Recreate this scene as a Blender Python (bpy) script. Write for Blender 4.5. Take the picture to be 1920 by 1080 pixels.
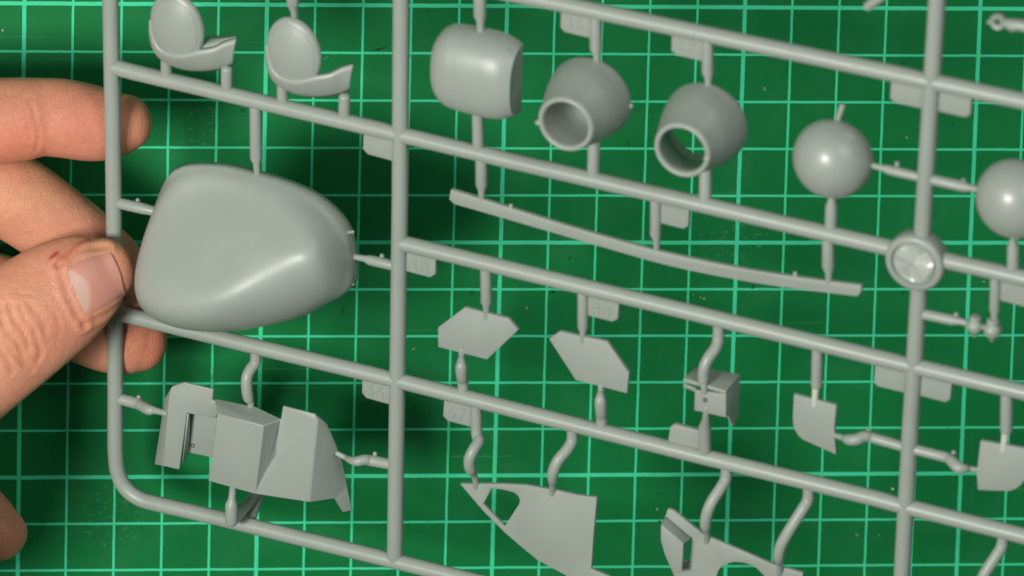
import bpy, bmesh, math, random
import numpy as np
from mathutils import Vector, Matrix
from mathutils.bvhtree import BVHTree

random.seed(7)
for o in list(bpy.data.objects):
    bpy.data.objects.remove(o)
SC = bpy.context.scene
COL = SC.collection
K = 0.01                      # all coordinates below are centimetres

# ------------------------------------------------------------------ camera
FPX = 12000.0                 # focal length in photograph pixels (1920 wide)
CAM = np.array([-7.84697883, 20.95161682, 129.94698251])
RCW = np.array([[0.9908173531429233, -0.00045731419858845157, 0.13520637401606875],
                [0.026978069754234626, -0.9792171480698321, -0.20101233961703702],
                [0.13248832576187589, 0.20281412127784187, -0.970213005348364]])
cam_data = bpy.data.cameras.new("camera")
cam = bpy.data.objects.new("camera", cam_data)
COL.objects.link(cam)
RB = RCW @ np.diag([1, -1, -1])
mw = Matrix([[*RB[i], CAM[i] * K] for i in range(3)] + [[0, 0, 0, 1]])
cam.matrix_world = mw
cam_data.sensor_width = 36.0
cam_data.lens = FPX / 1920 * 36
cam_data.clip_start = 0.05
cam_data.clip_end = 50
cam_data.dof.use_dof = True
cam_data.dof.focus_distance = 1.305
cam_data.dof.aperture_fstop = 23
SC.camera = cam

# ------------------------------------------------------------------ light
world = bpy.data.worlds.new("World")
SC.world = world
world.use_nodes = True
world.node_tree.nodes['Background'].inputs[0].default_value = (0.92, 1.0, 0.95, 1)
world.node_tree.nodes['Background'].inputs[1].default_value = 0.055
AIM = np.array([9.0, -5.0, 6.0])


def lamp(name, direction, dist, size, power, color, size_y=None):
    ld = bpy.data.lights.new(name, 'AREA')
    ld.energy = power
    ld.color = color
    ld.size = size
    if size_y:
        ld.shape = 'RECTANGLE'
        ld.size_y = size_y
    lo = bpy.data.objects.new(name, ld)
    COL.objects.link(lo)
    d = Vector(direction).normalized()
    lo.location = Vector(AIM * K) + d * dist
    lo.rotation_euler = d.to_track_quat('Z', 'Y').to_euler()
    return lo


lamp("bench_lamp", (-0.55, 0.03, 0.83), 0.95, 0.22, 9.4, (1.0, 0.98, 0.90))
lamp("ceiling_light", (0.26, 0.40, 0.88), 1.35, 0.5, 3.9, (0.97, 1.0, 0.95))
lamp("side_lamp", (0.52, 0.77, 0.33), 1.1, 0.022, 0.8, (1.0, 0.98, 0.92))
SC.view_settings.view_transform = 'Standard'
SC.view_settings.look = 'None'
SC.view_settings.exposure = 0.0
SC.view_settings.gamma = 1.0
SC.view_settings.use_curve_mapping = False
SC.render.engine = 'CYCLES'

# ------------------------------------------------------------------ frames
S = np.array([[0.8625825499995593, -0.04657623427370865, -0.5037678025013973],
              [-0.12059926462545786, 0.9481180066425317, -0.29415652780773144],
              [0.49133202807063037, 0.3144883143790576, 0.812212988267781]])


def ray(x, y):
    return RCW @ np.array([(x - 960) / FPX, (y - 540) / FPX, 1.0])


def W(x, y, z):
    """photograph pixel -> world cm on the horizontal plane at height z"""
    d = ray(x, y)
    return CAM + d * ((z - CAM[2]) / d[2])


def to_px(p):
    c = RCW.T @ (np.asarray(p) - CAM)
    return 960 + FPX * c[0] / c[2], 540 + FPX * c[1] / c[2]


ORG = W(217, 650, 3.0)        # a point of the sprue's middle plane
NRM = S[:, 2]


def P(x, y, w=0.0):
    """pixel -> sprue coordinates (u, v, w) cm, on the plane w above the sprue's middle plane"""
    d = ray(x, y)
    s = (NRM @ (ORG + NRM * w - CAM)) / (NRM @ d)
    return S.T @ (CAM + d * s - ORG)


# ------------------------------------------------------------------ materials
def new_mat(name):
    m = bpy.data.materials.new(name)
    m.use_nodes = True
    nt = m.node_tree
    return m, nt, nt.nodes['Principled BSDF']


def node(nt, typ, **kw):
    n = nt.nodes.new(typ)
    for k, v in kw.items():
        setattr(n, k, v)
    return n


def math_n(nt, op, a, b=None, c=None):
    n = node(nt, 'ShaderNodeMath', operation=op)
    for i, v in enumerate((a, b, c)):
        if v is None:
            continue
        if isinstance(v, (int, float)):
            n.inputs[i].default_value = v
        else:
            nt.links.new(v, n.inputs[i])
    return n.outputs[0]


def mixc(nt, fac, a, b):
    n = node(nt, 'ShaderNodeMix', data_type='RGBA')
    for s, v in ((n.inputs[0], fac), (n.inputs[6], a), (n.inputs[7], b)):
        if isinstance(v, (int, float)):
            s.default_value = v
        elif isinstance(v, tuple):
            s.default_value = (*v, 1)
        else:
            nt.links.new(v, s)
    return n.outputs[2]


def noise(nt, vec, scale, detail=3, rough=0.5):
    n = node(nt, 'ShaderNodeTexNoise')
    n.inputs['Scale'].default_value = scale
    n.inputs['Detail'].default_value = detail
    n.inputs['Roughness'].default_value = rough
    nt.links.new(vec, n.inputs['Vector'])
    return n.outputs['Fac']


def ramp(nt, fac, a, b, lo=0.0, hi=1.0):
    n = node(nt, 'ShaderNodeMapRange')
    n.inputs[1].default_value = a
    n.inputs[2].default_value = b
    n.inputs[3].default_value = lo
    n.inputs[4].default_value = hi
    nt.links.new(fac, n.inputs[0])
    return n.outputs[0]


def plastic(name, col, rough=0.36, spec=0.5, coat=0.0):
    m, nt, b = new_mat(name)
    tc = node(nt, 'ShaderNodeTexCoord').outputs['Object']
    n1 = noise(nt, tc, 90, 4)
    n2 = noise(nt, tc, 900, 3)
    c = mixc(nt, n1, tuple(x * 0.93 for x in col), tuple(min(1, x * 1.06) for x in col))
    flow = ramp(nt, noise(nt, tc, 28, 5, 0.7), 0.35, 0.7, 0.0, 0.35)      # faint flow marks in the moulding
    c = mixc(nt, flow, c, tuple(min(1, x * 1.10) for x in col))
    b.inputs['Coat Weight'].default_value = coat
    b.inputs['Coat Roughness'].default_value = 0.10
    nt.links.new(c, b.inputs['Base Color'])
    r = ramp(nt, n1, 0.3, 0.7, rough - 0.04, rough + 0.06)
    nt.links.new(r, b.inputs['Roughness'])
    b.inputs['Specular IOR Level'].default_value = spec
    bp = node(nt, 'ShaderNodeBump')
    bp.inputs['Strength'].default_value = 0.12
    bp.inputs['Distance'].default_value = 0.0002
    nt.links.new(n2, bp.inputs['Height'])
    nt.links.new(bp.outputs[0], b.inputs['Normal'])
    return m


GREY = plastic("grey_styrene", (0.293, 0.335, 0.304), 0.40)
GREY_SATIN = plastic("grey_styrene_polished", (0.300, 0.342, 0.312), 0.42, 0.7)
GREY_GLOSS = plastic("grey_styrene_glossy", (0.293, 0.335, 0.304), 0.36, 0.55, 0.14)
STRESS = plastic("stress_whitened_styrene", (0.52, 0.55, 0.49), 0.45)
FOIL = plastic("bright_moulded_emblem", (0.40, 0.44, 0.40), 0.27, 0.7)


def mat_material():
    m, nt, b = new_mat("cutting_mat_vinyl")
    tc = node(nt, 'ShaderNodeTexCoord').outputs['Object']
    nz = node(nt, 'ShaderNodeTexNoise')
    nz.inputs['Scale'].default_value = 260
    nt.links.new(tc, nz.inputs['Vector'])
    # tiny raggedness of the printed lines
    vs = node(nt, 'ShaderNodeVectorMath', operation='SUBTRACT')
    nt.links.new(nz.outputs['Color'], vs.inputs[0])
    vs.inputs[1].default_value = (0.5, 0.5, 0.5)
    vm = node(nt, 'ShaderNodeVectorMath', operation='SCALE')
    nt.links.new(vs.outputs[0], vm.inputs[0])
    vm.inputs['Scale'].default_value = 0.00016
    va = node(nt, 'ShaderNodeVectorMath', operation='ADD')
    nt.links.new(tc, va.inputs[0])
    nt.links.new(vm.outputs[0], va.inputs[1])
    sep = node(nt, 'ShaderNodeSeparateXYZ')
    nt.links.new(va.outputs[0], sep.inputs[0])

    def line(coord):
        a = math_n(nt, 'MULTIPLY', coord, 100.0)
        a = math_n(nt, 'ADD', a, 0.5)
        fr = math_n(nt, 'FLOORED_MODULO', a, 1.0)
        d = math_n(nt, 'ABSOLUTE', math_n(nt, 'SUBTRACT', fr, 0.5))
        a5 = math_n(nt, 'ADD', math_n(nt, 'MULTIPLY', coord, 100.0), 2.5)
        f5 = math_n(nt, 'FLOORED_MODULO', a5, 5.0)
        d5 = math_n(nt, 'ABSOLUTE', math_n(nt, 'SUBTRACT', f5, 2.5))
        n1 = ramp(nt, d, 0.020, 0.029, 1, 0)
        n5 = ramp(nt, d5, 0.036, 0.047, 1, 0)
        return math_n(nt, 'MAXIMUM', n1, n5)
    ln = math_n(nt, 'MAXIMUM', line(sep.outputs[0]), line(sep.outputs[1]))
    wear = noise(nt, tc, 60, 5, 0.65)
    wear = ramp(nt, wear, 0.26, 0.36)
    fine = noise(nt, tc, 1500, 2)
    ln = math_n(nt, 'MULTIPLY', ln, wear)
    ln = math_n(nt, 'MULTIPLY', ln, ramp(nt, fine, 0.2, 0.45, 0.75, 1.0))
    big = noise(nt, tc, 14, 4, 0.6)
    mid = noise(nt, tc, 75, 5, 0.6)
    green = mixc(nt, ramp(nt, big, 0.3, 0.7), (0.0030, 0.150, 0.036), (0.0065, 0.180, 0.049))
    green = mixc(nt, ramp(nt, mid, 0.52, 0.8, 0, 0.55), green, (0.026, 0.195, 0.078))
    # fine cutting scratches: stretched noise along two directions
    for ang, sc in ((0.35, 1.0), (-0.6, 1.3), (1.35, 1.1)):
        mp = node(nt, 'ShaderNodeMapping')
        mp.inputs['Rotation'].default_value = (0, 0, ang)
        mp.inputs['Scale'].default_value = (16 * sc, 900 * sc, 1)
        nt.links.new(tc, mp.inputs['Vector'])
        s = noise(nt, mp.outputs[0], 1.0, 2)
        s = ramp(nt, s, 0.69, 0.76)
        region = ramp(nt, noise(nt, tc, 30 * sc, 2), 0.52, 0.62)
        green = mixc(nt, math_n(nt, 'MULTIPLY', math_n(nt, 'MULTIPLY', s, region), 0.32), green, (0.10, 0.33, 0.17))
    # scuffs left by blades and glue, each with its own place on the mat
    for (x, y, r0, r1, ang, amt) in ((375, 235, 0.18, 0.55, 0.4, 0.55), (207, 978, 0.0, 0.75, 0.2, 0.5), (1392, 440, 0.0, 0.62, -0.8, 0.6), (194, 921, 0.08, 0.2, 0.3, 0.45),
                                     (612, 104, 0.0, 0.22, 1.4, 0.7), (1335, 465, 0.0, 0.45, 1.2, 0.5)):
        c = W(x, y, 0) * K
        vd = node(nt, 'ShaderNodeVectorMath', operation='DISTANCE')
        nt.links.new(tc, vd.inputs[0])
        vd.inputs[1].default_value = tuple(c)
        m1 = ramp(nt, vd.outputs['Value'], r1 * K * 0.7, r1 * K, 1, 0)
        if r0:
            m1 = math_n(nt, 'MULTIPLY', m1, ramp(nt, vd.outputs['Value'], r0 * K * 0.7, r0 * K))
        mp = node(nt, 'ShaderNodeMapping')
        mp.inputs['Rotation'].default_value = (0, 0, ang)
        mp.inputs['Scale'].default_value = (700, 1100, 1)
        nt.links.new(tc, mp.inputs['Vector'])
        sx = ramp(nt, noise(nt, mp.outputs[0], 1.0, 3, 0.6), 0.55, 0.68)
        green = mixc(nt, math_n(nt, 'MULTIPLY', math_n(nt, 'MULTIPLY', m1, sx), amt * 0.5), green, (0.16, 0.42, 0.25))
    # dark specks
    vor = node(nt, 'ShaderNodeTexVoronoi')
    vor.inputs['Scale'].default_value = 95
    nt.links.new(tc, vor.inputs['Vector'])
    spk = ramp(nt, vor.outputs['Distance'], 0.03, 0.055, 1, 0)
    green = mixc(nt, math_n(nt, 'MULTIPLY', spk, 0.55), green, (0.004, 0.045, 0.016))
    lc = mixc(nt, mid, (0.045, 0.60, 0.31), (0.075, 0.70, 0.39))
    c = mixc(nt, ln, green, lc)
    nt.links.new(c, b.inputs['Base Color'])
    nt.links.new(ramp(nt, mid, 0.3, 0.7, 0.5, 0.68), b.inputs['Roughness'])
    b.inputs['Specular IOR Level'].default_value = 0.12
    bp = node(nt, 'ShaderNodeBump')
    bp.inputs['Strength'].default_value = 0.25
    bp.inputs['Distance'].default_value = 0.0002
    nt.links.new(noise(nt, tc, 1100, 3), bp.inputs['Height'])
    nt.links.new(bp.outputs[0], b.inputs['Normal'])
    return m


MAT = mat_material()
DESK, _nt, _b = new_mat("desk_laminate")
_tc = node(_nt, 'ShaderNodeTexCoord').outputs['Object']
_nt.links.new(mixc(_nt, noise(_nt, _tc, 20, 5), (0.20, 0.15, 0.10), (0.30, 0.23, 0.16)), _b.inputs['Base Color'])
_b.inputs['Roughness'].default_value = 0.5


def flat_mat(name, col, rough=0.6):
    m, nt, b = new_mat(name)
    tc = node(nt, 'ShaderNodeTexCoord').outputs['Object']
    nt.links.new(mixc(nt, noise(nt, tc, 800, 2), tuple(c * 0.8 for c in col), tuple(min(1, c * 1.15) for c in col)),
                 b.inputs['Base Color'])
    b.inputs['Roughness'].default_value = rough
    return m


def skin_material():
    m, nt, b = new_mat("skin")
    tc = node(nt, 'ShaderNodeTexCoord').outputs['Object']
    at = node(nt, 'ShaderNodeAttribute')
    at.attribute_name = 'tone'
    n1 = noise(nt, tc, 180, 4, 0.6)
    n2 = noise(nt, tc, 900, 3, 0.6)
    v = math_n(nt, 'ADD', ramp(nt, n1, 0.25, 0.75, -0.10, 0.08), ramp(nt, n2, 0.3, 0.7, -0.06, 0.06))
    v = math_n(nt, 'ADD', v, 1.0)
    sc = node(nt, 'ShaderNodeVectorMath', operation='SCALE')
    nt.links.new(at.outputs['Color'], sc.inputs[0])
    nt.links.new(v, sc.inputs['Scale'])
    red = ramp(nt, noise(nt, tc, 55, 3, 0.6), 0.45, 0.7, 0.0, 0.45)
    nt.links.new(mixc(nt, red, sc.outputs[0], (0.60, 0.20, 0.13)), b.inputs['Base Color'])
    nt.links.new(ramp(nt, n1, 0.3, 0.7, 0.42, 0.58), b.inputs['Roughness'])
    b.inputs['Specular IOR Level'].default_value = 0.38
    b.subsurface_method = 'RANDOM_WALK'
    b.inputs['Subsurface Weight'].default_value = 0.22
    b.inputs['Subsurface Radius'].default_value = (1.0, 0.35, 0.18)
    b.inputs['Subsurface Scale'].default_value = 0.002
    vo = node(nt, 'ShaderNodeTexVoronoi')
    vo.feature = 'DISTANCE_TO_EDGE'
    vo.inputs['Scale'].default_value = 1300
    nt.links.new(tc, vo.inputs['Vector'])
    h = math_n(nt, 'ADD', ramp(nt, vo.outputs['Distance'], 0.0, 0.25), math_n(nt, 'MULTIPLY', n2, 1.2))
    bp = node(nt, 'ShaderNodeBump')
    bp.inputs['Strength'].default_value = 0.30
    bp.inputs['Distance'].default_value = 0.00018
    nt.links.new(h, bp.inputs['Height'])
    nt.links.new(bp.outputs[0], b.inputs['Normal'])
    return m


def nail_material():
    m, nt, b = new_mat("fingernail")
    at = node(nt, 'ShaderNodeAttribute')
    at.attribute_name = 'tone'
    nt.links.new(at.outputs['Color'], b.inputs['Base Color'])
    b.inputs['Roughness'].default_value = 0.38
    b.inputs['Specular IOR Level'].default_value = 0.42
    b.inputs['Subsurface Weight'].default_value = 0.15
    b.inputs['Subsurface Radius'].default_value = (1.0, 0.4, 0.25)
    b.inputs['Subsurface Scale'].default_value = 0.0015
    return m


# ------------------------------------------------------------------ mesh helpers
def finish(name, verts, faces, material, parent=None, smooth=True, sharp=40, scale=K):
    me = bpy.data.meshes.new(name)
    me.from_pydata([tuple(float(c) * scale for c in v) for v in verts], [], faces)
    bm = bmesh.new()
    bm.from_mesh(me)
    bmesh.ops.recalc_face_normals(bm, faces=bm.faces)
    bm.to_mesh(me)
    bm.free()
    me.materials.append(material)
    if smooth:
        me.shade_smooth()
        me.set_sharp_from_angle(angle=math.radians(sharp))
    o = bpy.data.objects.new(name, me)
    COL.objects.link(o)
    if parent:
        o.parent = parent
    return o


def finish_bm(name, bm, material, parent=None, smooth=True, sharp=40):
    me = bpy.data.meshes.new(name)
    bmesh.ops.recalc_face_normals(bm, faces=bm.faces)
    for v in bm.verts:
        v.co *= K
    bm.to_mesh(me)
    bm.free()
    me.materials.append(material)
    if smooth:
        me.shade_smooth()
        me.set_sharp_from_angle(angle=math.radians(sharp))
    o = bpy.data.objects.new(name, me)
    COL.objects.link(o)
    if parent:
        o.parent = parent
    return o


def catmull(pts, n, closed=False):
    pts = [np.asarray(p, float) for p in pts]
    out = []
    m = len(pts)
    segs = m if closed else m - 1
    for i in range(segs):
        if closed:
            p0, p1, p2, p3 = pts[(i - 1) % m], pts[i], pts[(i + 1) % m], pts[(i + 2) % m]
        else:
            p1, p2 = pts[i], pts[i + 1]
            p0 = pts[i - 1] if i else 2 * p1 - p2
            p3 = pts[i + 2] if i + 2 < m else 2 * p2 - p1
        for k in range(n):
            t = k / n
            out.append(0.5 * ((2 * p1) + (-p0 + p2) * t + (2 * p0 - 5 * p1 + 4 * p2 - p3) * t * t
                              + (-p0 + 3 * p1 - 3 * p2 + p3) * t ** 3))
    if not closed:
        out.append(pts[-1])
    return out


def tube_data(path, radii, seg=18, cap=1.0, up=None, flat=None):
    """tube with rounded ends; up/flat give an elliptical section (flat = ratio along up)"""
    path = [np.asarray(p, float) for p in path]
    n = len(path)
    tang = []
    for i in range(n):
        a = path[max(0, i - 1)]
        b = path[min(n - 1, i + 1)]
        t = b - a
        tang.append(t / (np.linalg.norm(t) + 1e-9))
    ref = np.array([0, 0, 1.0]) if up is None else np.asarray(up, float)
    if up is None and abs(tang[0] @ ref) > 0.9:
        ref = np.array([1.0, 0, 0])
    rings = []

    def ring(c, t, r, nrm):
        b = np.cross(t, nrm)
        b /= np.linalg.norm(b)
        fr = 1.0 if flat is None else flat
        return [c + r * (math.cos(2 * math.pi * k / seg) * b + fr * math.sin(2 * math.pi * k / seg) * nrm) for k in range(seg)]
    nrm = ref - tang[0] * (ref @ tang[0])
    nrm /= np.linalg.norm(nrm)
    norms = []
    for i in range(n):
        base = ref if up is not None else nrm
        nrm = base - tang[i] * (base @ tang[i])
        nrm /= np.linalg.norm(nrm)
        norms.append(nrm)
    if cap > 0:
        for a in (85, 60, 40, 20):
            a = math.radians(a)
            rings.append(ring(path[0] - tang[0] * radii[0] * cap * math.sin(a), tang[0], radii[0] * math.cos(a), norms[0]))
    for i in range(n):
        rings.append(ring(path[i], tang[i], radii[i], norms[i]))
    if cap > 0:
        for a in (20, 40, 60, 85):
            a = math.radians(a)
            rings.append(ring(path[-1] + tang[-1] * radii[-1] * cap * math.sin(a), tang[-1], radii[-1] * math.cos(a), norms[-1]))
    verts = [v for r in rings for v in r]
    faces = []
    for i in range(len(rings) - 1):
        for k in range(seg):
            a, b = i * seg + k, i * seg + (k + 1) % seg
            faces.append((a, b, b + seg, a + seg))
    faces.append(tuple(range(seg))[::-1])
    L = (len(rings) - 1) * seg
    faces.append(tuple(range(L, L + seg)))
    return verts, faces


def lathe_data(prof, center, axis, seg=56, e1=1.0, e2=1.0):
    """revolve (r, h) about a sprue axis: 0=u 1=v 2=w"""
    ax = [np.eye(3)[(axis + 1) % 3] * e1, np.eye(3)[(axis + 2) % 3] * e2, np.eye(3)[axis]]
    verts, faces = [], []
    for r, h in prof:
        for k in range(seg):
            a = 2 * math.pi * k / seg
            verts.append(np.asarray(center) + r * math.cos(a) * ax[0] + r * math.sin(a) * ax[1] + h * ax[2])
    for i in range(len(prof) - 1):
        for k in range(seg):
            a, b = i * seg + k, i * seg + (k + 1) % seg
            faces.append((a, b, b + seg, a + seg))
    return verts, faces


def merge(*parts):
    V, F = [], []
    for v, f in parts:
        o = len(V)
        V += list(v)
        F += [tuple(i + o for i in q) for q in f]
    return V, F


def plate(name, px, parent, w=0.0, thick=0.1, holes=(), bevel=0.018, material=None, at_w=None):
    """flat moulded plate: pixel outline -> extruded, bevelled sheet whose front lies on the plane w"""
    bm = bmesh.new()
    loops = []
    for poly in [px] + list(holes):
        vs = [bm.verts.new(P(x, y, w)) for x, y in poly]
        loops.append(vs)
    if holes:
        es = []
        for vs in loops:
            es += [bm.edges.new((vs[i], vs[(i + 1) % len(vs)])) for i in range(len(vs))]
        bmesh.ops.triangle_fill(bm, edges=es, use_beauty=True)
    else:
        bm.faces.new(loops[0])
    bm.faces.ensure_lookup_table()
    r = bmesh.ops.extrude_face_region(bm, geom=list(bm.faces))
    for v in [g for g in r['geom'] if isinstance(g, bmesh.types.BMVert)]:
        v.co.z -= thick
    bmesh.ops.recalc_face_normals(bm, faces=bm.faces)
    es = [e for e in bm.edges if len(e.link_faces) == 2 and e.calc_face_angle(0) > math.radians(60)]
    if bevel:
        bmesh.ops.bevel(bm, geom=es, offset=bevel, segments=2, profile=0.5, affect='EDGES', clamp_overlap=True)
    return finish_bm(name, bm, material or GREY, parent, sharp=35)


def tagit(o, label, category=None, group=None, kind=None):
    o['label'] = label
    if category:
        o['category'] = category
    if group:
        o['group'] = group
    if kind:
        o['kind'] = kind


# ------------------------------------------------------------------ desk and mat
def slab(name, x0, x1, y0, y1, z0, z1, material, bev):
    bm = bmesh.new()
    bmesh.ops.create_cube(bm, size=1)
    for v in bm.verts:
        v.co = Vector(((x0 + x1) / 2 + v.co.x * (x1 - x0), (y0 + y1) / 2 + v.co.y * (y1 - y0), (z0 + z1) / 2 + v.co.z * (z1 - z0)))
    if bev:
        bmesh.ops.bevel(bm, geom=list(bm.edges), offset=bev, segments=2, profile=0.5, affect='EDGES')
    return finish_bm(name, bm, material)


desk = slab("desk", -70, 80, -60, 55, -3.3, -0.3, DESK, 0.2)
desk['kind'] = 'structure'
mat = slab("cutting_mat", -20, 40, -26, 19, -0.3, 0.0, MAT, 0.05)
tagit(mat, "green cutting mat printed with a pale green square grid, under the sprue", "cutting mat")

# ------------------------------------------------------------------ sprue
sprue = bpy.data.objects.new("model_kit_sprue", None)
COL.objects.link(sprue)
sprue.empty_display_size = 0.02
sprue.matrix_world = Matrix([[*S[i], ORG[i] * K] for i in range(3)] + [[0, 0, 0, 1]])
tagit(sprue, "grey plastic model kit sprue, a frame of runners full of small moulded parts", "sprue")

RR = 0.163


def runner(pts, smooth=False, r=RR):
    pth = [P(x, y) for x, y in pts]
    if smooth:
        pth = catmull(pth, 8)
    else:
        q = []
        for a, b in zip(pth[:-1], pth[1:]):
            q += [a + (b - a) * t / 6 for t in range(6)]
        pth = q + [pth[-1]]
    v, f = tube_data(pth, [r] * len(pth), 24)
    return finish("runner", v, f, GREY, sprue)


def uvline(a, b, n=2):
    return [(a[0] + (b[0] - a[0]) * i / (n - 1), a[1] + (b[1] - a[1]) * i / (n - 1)) for i in range(n)]


# left upright turning into the bottom bar
runner([(204, -130), (207, 0), (213, 360), (216, 700), (216, 800), (216.5, 850), (222, 890), (238, 918), (264, 936),
        (300, 946), (400, 969), (580, 1013), (740, 1052), (1000, 1117), (1500, 1243)], smooth=True)
runner([(757, -130), (752, 0), (750, 360), (745, 720), (740, 1052)])
runner([(1766, -130), (1757, 0), (1734, 360), (1707, 800), (1691, 1080), (1680, 1288)])
runner([(2090, -60), (2070, 230), (2050, 560), (2010, 1150)])
runner([(204, -130), (757, -5), (757, -6)][:1] + [(757, -52), (1043, 5), (1293, 57.5), (1640, 130), (1752, 154), (1893, 184), (2072, 222)])
runner([(209, 124), (250, 135), (480, 189), (750, 252), (960, 302), (1440, 412), (1722, 477), (1840, 503), (2052, 552)])
runner([(750, 455), (780, 462), (1293, 585), (1640, 669), (1716, 687), (2042, 764)])
runner([(214, 585), (480, 650), (745, 713), (960, 767), (1293, 850), (1640, 934), (1700, 950), (2020, 1030)])

# sprue hub disc at the crossing
hc = P(1721, 485, 0.0)
prof = [(0.0, -0.2), (0.50, -0.2), (0.565, -0.17), (0.585, -0.12), (0.59, 0.16), (0.57, 0.22), (0.53, 0.25), (0.46, 0.25), (0.435, 0.19), (0.43, 0.168), (0.0, 0.168)]
v, f = lathe_data(prof, hc, 2)
hub = finish("hub_disc", v, f, GREY, sprue, sharp=50)
# embossed fan inside it
seg = 48
V, F = [], []
rings = [0.0, 0.10, 0.22, 0.34, 0.395, 0.418]
for r in rings:
    for k in range(seg):
        a = 2 * math.pi * k / seg
        tri = abs(((2 * a + 0.9) / math.pi) % 2 - 1) * 2 - 1
        z = 0.215 + 0.075 * tri * min(1, r / 0.3) * (1 if r < 0.38 else 0.3) + 0.012 * math.cos(7 * a) * (r / 0.4)
        if r > 0.41:
            z = 0.16
        V.append(hc + np.array([r * math.cos(a), r * math.sin(a), z]))
for i in range(len(rings) - 1):
    for k in range(seg):
        a, b = i * seg + k, i * seg + (k + 1) % seg
        F.append((a, b, b + seg, a + seg))
finish("emblem", V, F, FOIL, hub, sharp=25)

GS = 95.0


def gate(pts, smooth=False, pip=None, material=None, name="gate"):
    """moulded feed gate: (x, y, radius_px[, w]) along its axis"""
    pth = [P(p[0], p[1], p[3] if len(p) > 3 else 0.0) for p in pts]
    rad = [p[2] / GS for p in pts]
    if smooth:
        q = catmull([np.array([*a, r]) for a, r in zip(pth, rad)], 6)
        pth, rad = [a[:3] for a in q], [a[3] for a in q]
    parts = [tube_data(pth, rad, 18, 0.7)]
    if pip:
        c = P(pip[0], pip[1], -0.06)
        parts.append(tube_data([c + np.array([0, -0.05, -0.02]), c], [0.055, 0.045], 10, 0.8))
    v, f = merge(*parts)
    return finish(name, v, f, material or GREY, sprue, sharp=60)


G = gate
G([(312, 148, 11), (312, 100, 11)])
G([(425, 172, 11), (425, 130, 11, 0.05)])
G([(530, 198, 11), (530, 155, 11)])
G([(645, 222, 11), (646, 182, 11, 0.05)])
G([(549, -48, 12), (549, 8, 12), (550, 16, 8), (552, 24, 7, 0.1), (552, 36, 6.5, 0.3), (552, 48, 6, 0.36)])
G([(330, -95, 12), (330, -40, 12), (332, -30, 7, 0.1), (333, -12, 6.5, 0.3), (333, 2, 6, 0.36)])
G([(900, -24, 12), (900, 30, 12), (901, 38, 8), (901, 60, 7)])
G([(897, 290, 11), (896, 205, 11, 0.06)])
G([(903, 288, 11.5), (903, 346, 11.5), (903, 356, 7), (903, 374, 5.5)])
G([(1117, 22, 11), (1117, 92, 11), (1119, 101, 7), (1119, 122, 6)])
G([(1112, 335, 11.5), (1114, 255, 11.5, -0.1)])
G([(1327, 66, 11), (1327, 136, 11), (1328, 146, 7), (1328, 168, 6)])
G([(1322, 384, 11.5), (1323, 308, 11.5, -0.1)])
G([(1230, 364, 10.5), (1229, 440, 10.5), (1231, 449, 7), (1231, 468, 5.5)])
G([(1557, 440, 11), (1559, 385, 11), (1560, 377, 8), (1562, 355, 6)])
G([(1553, 440, 11.5), (1553, 500, 11.5), (1554, 512, 7), (1554, 530, 6)])
G([(1735, 334, 9), (1668, 319, 9), (1652, 314, 6), (1625, 308, 5)], pip=(1682, 306))
G([(1736, 334, 10), (1808, 350, 10), (1818, 352, 7), (1845, 356, 6)], pip=(1806, 338))
G([(1899, 514, 11), (1900, 462, 11), (1900, 450, 6), (1901, 430, 5.5)])
G([(1867, 512, 10), (1865, 580, 10), (1865, 588, 7), (1864, 606, 6)])
G([(1722, 587, 10), (1785, 600, 10), (1798, 602, 7), (1824, 608, 5.5)], pip=(1793, 589))
G([(214, 379, 11), (268, 391, 11, 0.05), (300, 398, 9)], pip=(258, 375))
G([(479, 190, 11.5), (480, 296, 11.5), (481, 306, 7), (483, 335, 6)])
G([(745, 499, 10.5), (694, 488, 10), (684, 485, 6.5), (655, 480, 5.5)], pip=(716, 479))
G([(911, 494, 11), (912, 566, 11), (912, 573, 7), (912, 596, 6)])
G([(1093, 538, 10.5), (1093, 612, 10.5), (1093, 620, 7), (1093, 640, 6)])
G([(868, 744, 10.5), (868, 715, 10.5), (866, 705, 11, 0.1), (865, 688, 11.5, 0.14), (865, 677, 8, 0.1), (866, 668, 6.5), (866, 655, 6)], True)
G([(1128, 806, 10.5), (1128, 782, 10.5), (1127, 770, 11, 0.1), (1126, 752, 11.5, 0.14), (1126, 742, 8, 0.1), (1127, 734, 6.5), (1127, 722, 6)], True)
G([(1348, 600, 11), (1347, 634, 11), (1342, 652, 11, 0.12), (1328, 672, 11, 0.28), (1320, 692, 11, 0.36), (1319, 714, 10, 0.38), (1320, 722, 7, 0.4), (1321, 735, 6, 0.4)], True)
G([(1322, 856, 11.5), (1322, 798, 11.5, 0.08), (1324, 788, 8, 0.2), (1324, 778, 6.5, 0.32), (1325, 764, 6, 0.36)])
G([(1533, 644, 10.5), (1531, 722, 10.5)])
G([(1531, 720, 7.5), (1529, 735, 6.5), (1527, 760, 6)], material=STRESS)
G([(1704, 840, 10), (1640, 822, 10), (1622, 818, 10.5, 0.08), (1605, 824, 11, 0.2), (1590, 824, 10, 0.2), (1582, 821, 6, 0.12), (1560, 815, 5, 0)], True, pip=(1628, 806))
G([(1704, 840, 10), (1772, 857, 10), (1784, 864, 10.5, 0.1), (1797, 876, 11.5, 0.2), (1808, 878, 9, 0.16), (1818, 879, 6, 0.08), (1842, 882, 5)], True, pip=(1788, 848))
G([(1888, 728, 11.5), (1887, 806, 11.5)])
G([(1887, 804, 8), (1885, 815, 7), (1881, 845, 6.5)], material=STRESS)
G([(893, 750, 11), (894, 812, 11), (898, 826, 11, 0.1), (888, 843, 11, 0.28), (880, 862, 11, 0.36), (882, 880, 10.5, 0.3), (889, 891, 6.5, 0.12), (894, 914, 6)], True)
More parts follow.
